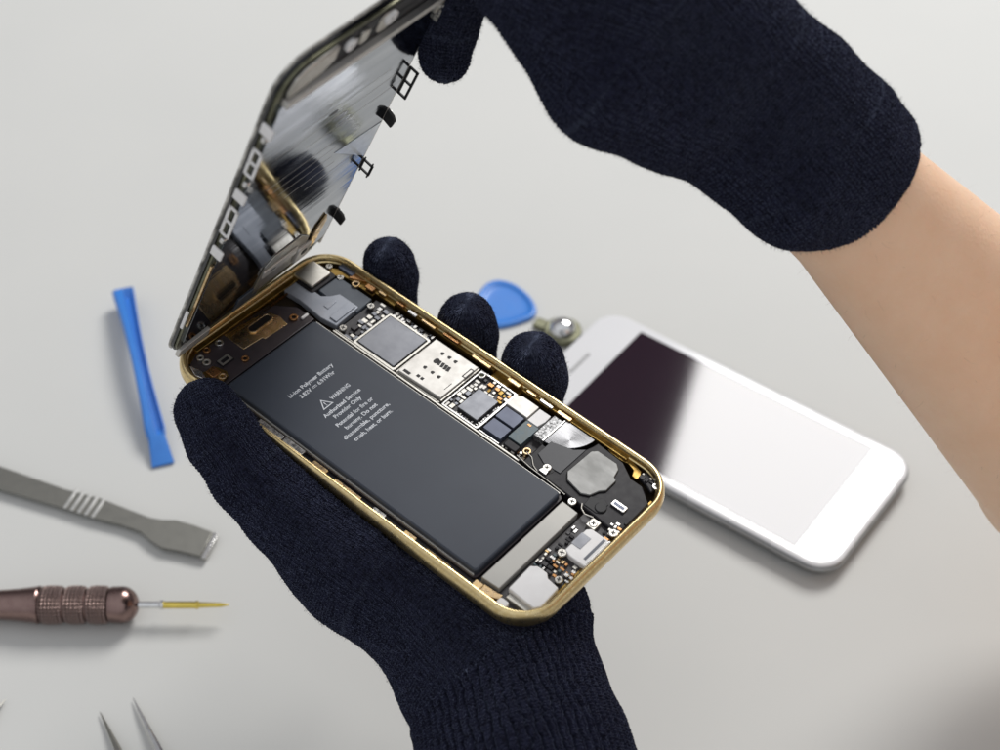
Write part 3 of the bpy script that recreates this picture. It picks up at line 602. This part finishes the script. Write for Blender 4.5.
maps=[([p for p,r in tip1],8,8),([p for p,r in tip2],8,8),([(8,349,250),(35,344,240),(57,340,219),(77,338,203),(104,336,168)],23,24)]
mesh_from('glove',V,Fc,'knit',rh,knit_uv(V,Fc,maps)); fuzz(V,Fc,rh,24000)
arm=[((74.2, 335.0, 196.0), 12.2), ((85.8, 334.6, 180.7), 13.4), ((174.1, 338.4, 72.5), 25.6)]
arm2=[((84.4, 343.1, 204.0), 10.1), ((95.0, 338.8, 189.3), 13.4), ((192.1, 350.7, 84.7), 26.2)]
arm3=[((79.30000000000001, 339.05, 200.0), 12.2), ((90.4, 336.70000000000005, 185.0), 13.4), ((183.1, 344.54999999999995, 78.6), 25.6)]
for c_ in (arm,arm2,arm3): c_ += [((225,322,46),36),((240,235,150),40),((230,150,250),44)]  # unseen elbow and upper arm, thickened to deepen the shadow on the table corner
V,Fc=nets(lambda g: field(g,[arm,arm2,arm3],6),(40,100,4),(300,420,310),1.6)
mesh_from('forearm',V,Fc,'skin',rh)
fuzz(V,Fc,rh,2500,1.5,4.0,.035,'fine_hair','armhair')

# ------------------------------------------------------------------ the white phone on the table
WM = pose([[.7987,.6018,0],[-.6018,.7987,0],[0,0,1]],(78.4,416.9,3.6))
wp = thing('smartphone','white smartphone lying face up on the table with its screen off','smartphone',WM)
def wout(d): return rrect(-69+d,69-d,-33.5+d,33.5-d,max(10.8-d,1.2),10)
sweep(wout,[(10,-3.5),(6,-3.35),(3.2,-2.7),(1.3,-1.5),(.3,-.1),(0,1.1),(.15,1.9),(.6,2.5),(1.5,2.75)]).build('metal_body','alu',wp,smooth=True)
sweep(wout,[(1.3,2.5),(.75,2.75),(.8,3.1),(1.3,3.42),(2.2,3.5)]).prism(wout(2.15),2.4,3.5).build('front_glass','phonewhite',wp,smooth=True)
MB().prism(rrect(-50.3,52.4,-29.0,29.0,.3,2),3.4,3.52).build('screen','screen',wp)
MB().prism(slot(-59.6,-6,6,.8),3.4,3.53).build('earpiece_slot',mat('earpiece_grey',(.35,.35,.35),0,.5),wp)
MB().cyl(-59.6,-11,1.1,3.4,3.53).build('camera_dot','glassblk',wp)

# ------------------------------------------------------------------ tools on the table
def lathe(name, prof, m, parent, n=40):   # along local x
    mb=MB(); vs=[];fs=[]
    for x,r in prof:
        for k in range(n): a=2*math.pi*k/n; vs.append((x,r*math.cos(a),r*math.sin(a)))
    for i in range(len(prof)-1):
        for k in range(n): fs.append((i*n+k,i*n+(k+1)%n,(i+1)*n+(k+1)%n,(i+1)*n+k))
    fs+=[tuple(range(n))[::-1],tuple(range((len(prof)-1)*n,len(prof)*n))]
    mb.add(vs,fs); return mb.build(name,m,parent,smooth=True)
sd = thing('precision_screwdriver','rose-brown metal screwdriver with knurled grip and gold tip','screwdriver',Matrix.Translation(Vector((-122.4,337.4,6.6))*MM))
lathe('handle',[(-95,4.2),(-90,5.0),(-60,4.6),(-48,5.0),(-40,5.6),(-34.6,6.3),(-33.6,6.55),(-33,6.3)],'rose',sd)
def knurl():
    m,t,p=nt('knurled_rose'); p.inputs['Metallic'].default_value=1; p.inputs['Roughness'].default_value=.3; p.inputs['Base Color'].default_value=(.28,.20,.18,1)
    tc=t.nodes.new('ShaderNodeTexCoord'); sx=t.nodes.new('ShaderNodeSeparateXYZ'); t.links.new(tc.outputs['Object'],sx.inputs[0])
    an=mth(t,'ARCTAN2',sx.outputs[2],sx.outputs[1]); A=mth(t,'MULTIPLY',an,15.); X=mth(t,'MULTIPLY',sx.outputs[0],2500.)
    h=mth(t,'MULTIPLY',mth(t,'SINE',mth(t,'ADD',A,X)),mth(t,'SINE',mth(t,'SUBTRACT',A,X)))
    b=t.nodes.new('ShaderNodeBump'); b.inputs['Strength'].default_value=1; b.inputs['Distance'].default_value=.45*MM
    t.links.new(h,b.inputs['Height']); t.links.new(b.outputs[0],p.inputs['Normal']); return m
kn=knurl()
for x0,x1 in ((-32.6,-25.2),(-24.2,-17.6),(-16.6,-10)):
    w=x1-x0; lathe('grip_ring',[(x0-.4,5.3),(x0,5.9),(x0+.5,6.35),(x0+w*.3,6.6),(x0+w*.7,6.6),(x1-.5,6.35),(x1,5.9),(x1+.4,5.3)],kn,sd)
lathe('grip_core',[(-33.4,5.4),(-9,5.4)],'rose',sd)
lathe('collar_ball',[(-9.8,5.4),(-9.4,6.0),(-8.6,6.3),(-6.4,6.3)]+[(-5.6+5.9*math.sin(a),6.35*math.cos(a)) for a in [R(j) for j in range(0,81,8)]]+[(.35,.9)],'rose',sd)
bl=lathe('shaft',[(-.5,1.15),(7.2,1.15),(7.6,1.6),(8.6,1.6)],'chrome',sd,24)
lathe('blade',[(8.4,1.35),(8.9,1.25),(19.4,1.25),(19.8,1.5),(20.3,1.5),(20.6,1.0),(28,.75),(30.8,.15)],'toolgold',sd,24)

sp=thing('metal_spudger','flat dull steel prying spatula with five pale grip grooves','pry tool')
PO=[(-215,416.5),(-184.1,403.2),(-158.1,392.1),(-144.6,387.8),(-135,383.2),(-125.1,378.6),(-120.5,377.6),(-115.7,377.5),(-108.5,375),(-101.8,372.0),(-104.6,361.2),(-112,363.4),(-119,365.0),(-123.2,368.0),(-127.5,372.2),(-134.5,375.3),(-144.7,378.4),(-156.3,383.0),(-181.5,392),(-212,405)]
MB().prism(PO,2.0,3.2).build('blade','spud',sp,bevel=.25)
grm=mat('bright_groove',(.70,.70,.67),.8,.4)
for q in range(5):
    t0=q/4; cx=-155.0+t0*10.6; cy=387.3-t0*4.6
    MB().obox(cx,cy,1.15,9.2-.6*t0,R(-18),3.0,3.35).build('grip_groove',grm,sp,bevel=.15)
MB().prism([(-101.5,372.2),(-104.7,360.9),(-102.9,360.6),(-99.9,371.4)],1.4,2.9).build('chisel_edge','steel',sp,bevel=.2)

def pry_bar():
    t=thing('plastic_pry_bar','long blue plastic opening bar with a chisel end','pry tool')
    A=Vector((-152.8,494.6,0)); B=Vector((-124.6,405.8,0)); d=(B-A).normalized(); n=Vector((-d.y,d.x,0)) # n: to the right/up side
    m=MB(); vs=[]; fs=[]; K=26
    for i in range(K+1):
        s=i/K; w=4.3-1.4*math.sin(math.pi*min(s*1.05,1))*1.0; z=7.5*math.sin(math.pi*min(1,(s*.84+.16)))+.4
        hgt=4.2*(1-.15*s)
        if s>.86: q=(s-.86)/.14; hgt=4.2*.87*(1-q)+.9*q; w=2.95+1.2*q
        c=A.lerp(B,s)
        prof=[(-w,0),(-w,hgt*.75),(-w*.75,hgt),(-w*.05,hgt*.98),(w*.10,hgt*.25),(w*.80,hgt*.22),(w*.86,hgt*.75),(w,hgt*.72),(w,0)] if .02<s<.86 else [(-w,0),(-w,hgt*.75),(-w*.75,hgt),(-w*.05,hgt),(w*.1,hgt),(w*.8,hgt*.98),(w*.86,hgt*.95),(w,hgt*.9),(w,0)]
        for a,b in prof: p=c+n*a; vs.append((p.x,p.y,z+b))
    P=9
    for i in range(K):
        for k in range(P): fs.append((i*P+k,i*P+(k+1)%P,(i+1)*P+(k+1)%P,(i+1)*P+k))
    fs+=[tuple(range(P))[::-1],tuple(range(K*P,K*P+P))]
    m.add(vs,fs).build('bar','blue',t,bevel=.25)
pry_bar()
pk=MB(); PP=[(-12,486),(-10.6,495.4),(-7.0,503.9),(-3.8,506.8),(0,507.6),(6.2,505.2),(12.3,497.8),(15.2,491),(14.9,486.2),(12,483.2),(-1.2,477.6),(-8.1,479.5)]
cx_,cy_=3,493
def pko(d): return [(cx_+(x-cx_)*(1-d/15.),cy_+(y-cy_)*(1-d/15.)) for x,y in PP]
pko_=pko
pick=sweep(pko_,[(.4,0.2),(0,.9),(.3,1.8),(1.4,2.1),(2.8,2.0),(3.6,1.3),(5,1.1),(14.9,1.1)]).prism(pko(.5),.1,.3).build('plastic_opening_pick','blue',smooth=True)
ss=pick.modifiers.new('s','SUBSURF'); ss.levels=2; ss.render_levels=2
tag(pick,'rounded blue plastic opening pick lying behind the gloved fingertips','opening pick')
cp=thing('domed_knob','small olive and chrome domed knob between blue pick and white phone','knob',Matrix.Translation(Vector((25.0,476,0))*MM)@Matrix.Rotation(R(-28),4,'Z'))
MB().ring(0,0,7.6,5.2,.1,3.2,32).build('collar','olive',cp,bevel=.8,seg=3)
o=MB(); o.add(*(lambda pr:( [(r*math.cos(2*math.pi*k/32),r*math.sin(2*math.pi*k/32),z) for r,z in pr for k in range(32)],
    [(i*32+k,i*32+(k+1)%32,(i+1)*32+(k+1)%32,(i+1)*32+k) for i in range(len(pr)-1) for k in range(32)]))([(5.4,.2),(5.4,3.5),(5.0,5.0),(3.9,6.3),(2.2,7.1),(.01,7.4)])).build('dome','chrome',cp,smooth=True)
MB().prism(rrect(-12.5,-6.5,-2.6,2.6,1,4),.2,2.4).build('tab','olive',cp,bevel=.5)
tw=thing('tweezers','steel tweezers with two fine open points, one dark one bright','tweezers')
MB().tube([(-129.7,298.7,1),(-127.2,294.4,1.3),(-121.5,284.5,2.4),(-104,252,5),(-70,192,6)],[.12,.5,1.1,2.4,4]).build('arm','spud',tw,smooth=True)
MB().tube([(-119.8,304.0,1),(-117,298.8,1.4),(-108.8,284.5,2.6),(-92,254,5),(-64,198,6)],[.12,.6,1.3,2.5,4]).build('arm','chrome',tw,smooth=True)
nd=MB().tube([(-161.2,303.6,1.2),(-163,299.0,1.6),(-168,286,2.6),(-182,252,3.2)],[.1,.55,1.3,2.0]).build('probe_needle','spud',smooth=True)
tag(nd,'pointed steel probe tip at the left border below the screwdriver','probe')

# ------------------------------------------------------------------ light, world, camera
w=bpy.data.worlds.new('World'); bpy.context.scene.world=w; w.use_nodes=True
wt=w.node_tree; bg=wt.nodes['Background']; bg.inputs[1].default_value=1.0
tc=wt.nodes.new('ShaderNodeTexCoord'); dt=wt.nodes.new('ShaderNodeVectorMath'); dt.operation='DOT_PRODUCT'
wt.links.new(tc.outputs['Generated'],dt.inputs[0]); dt.inputs[1].default_value=Vector((-.15,-.50,.86)).normalized()
mr=wt.nodes.new('ShaderNodeMapRange'); mr.interpolation_type='SMOOTHSTEP'; wt.links.new(dt.outputs['Value'],mr.inputs[0])
mr.inputs[1].default_value=-.1; mr.inputs[2].default_value=1.0
mx=wt.nodes.new('ShaderNodeMix'); mx.data_type='RGBA'; wt.links.new(mr.outputs[0],mx.inputs[0])
mx.inputs[6].default_value=(.13,.12,.13,1); mx.inputs[7].default_value=(.69,.71,.75,1); wt.links.new(mx.outputs[2],bg.inputs[0])
def area(name,loc,target,sx,sy,power,col):
    l=bpy.data.lights.new(name,'AREA'); l.shape='RECTANGLE'; l.size=sx; l.size_y=sy; l.energy=power; l.color=col
    o=bpy.data.objects.new(name,l); C.objects.link(o); o.location=loc
    d=Vector(target)-Vector(loc); o.rotation_euler=d.to_track_quat('-Z','Y').to_euler(); return o
area('softbox',(.735,1.83,1.54),(.09,.42,.0),.86,.84,40.5,(1,.99,.98))
cam=bpy.data.cameras.new('camera'); co=bpy.data.objects.new('camera',cam); C.objects.link(co)
co.location=(0,0,.458); co.rotation_euler=(R(44.71),0,0)
cam.sensor_width=36; cam.lens=59.4; cam.clip_start=.01; cam.clip_end=20
cam.dof.use_dof=True; cam.dof.focus_distance=.462; cam.dof.aperture_fstop=12
sc=bpy.context.scene; sc.camera=co
sc.view_settings.view_transform='Standard'; sc.view_settings.look='None'; sc.view_settings.exposure=0; sc.view_settings.gamma=1
sc.render.engine='CYCLES'
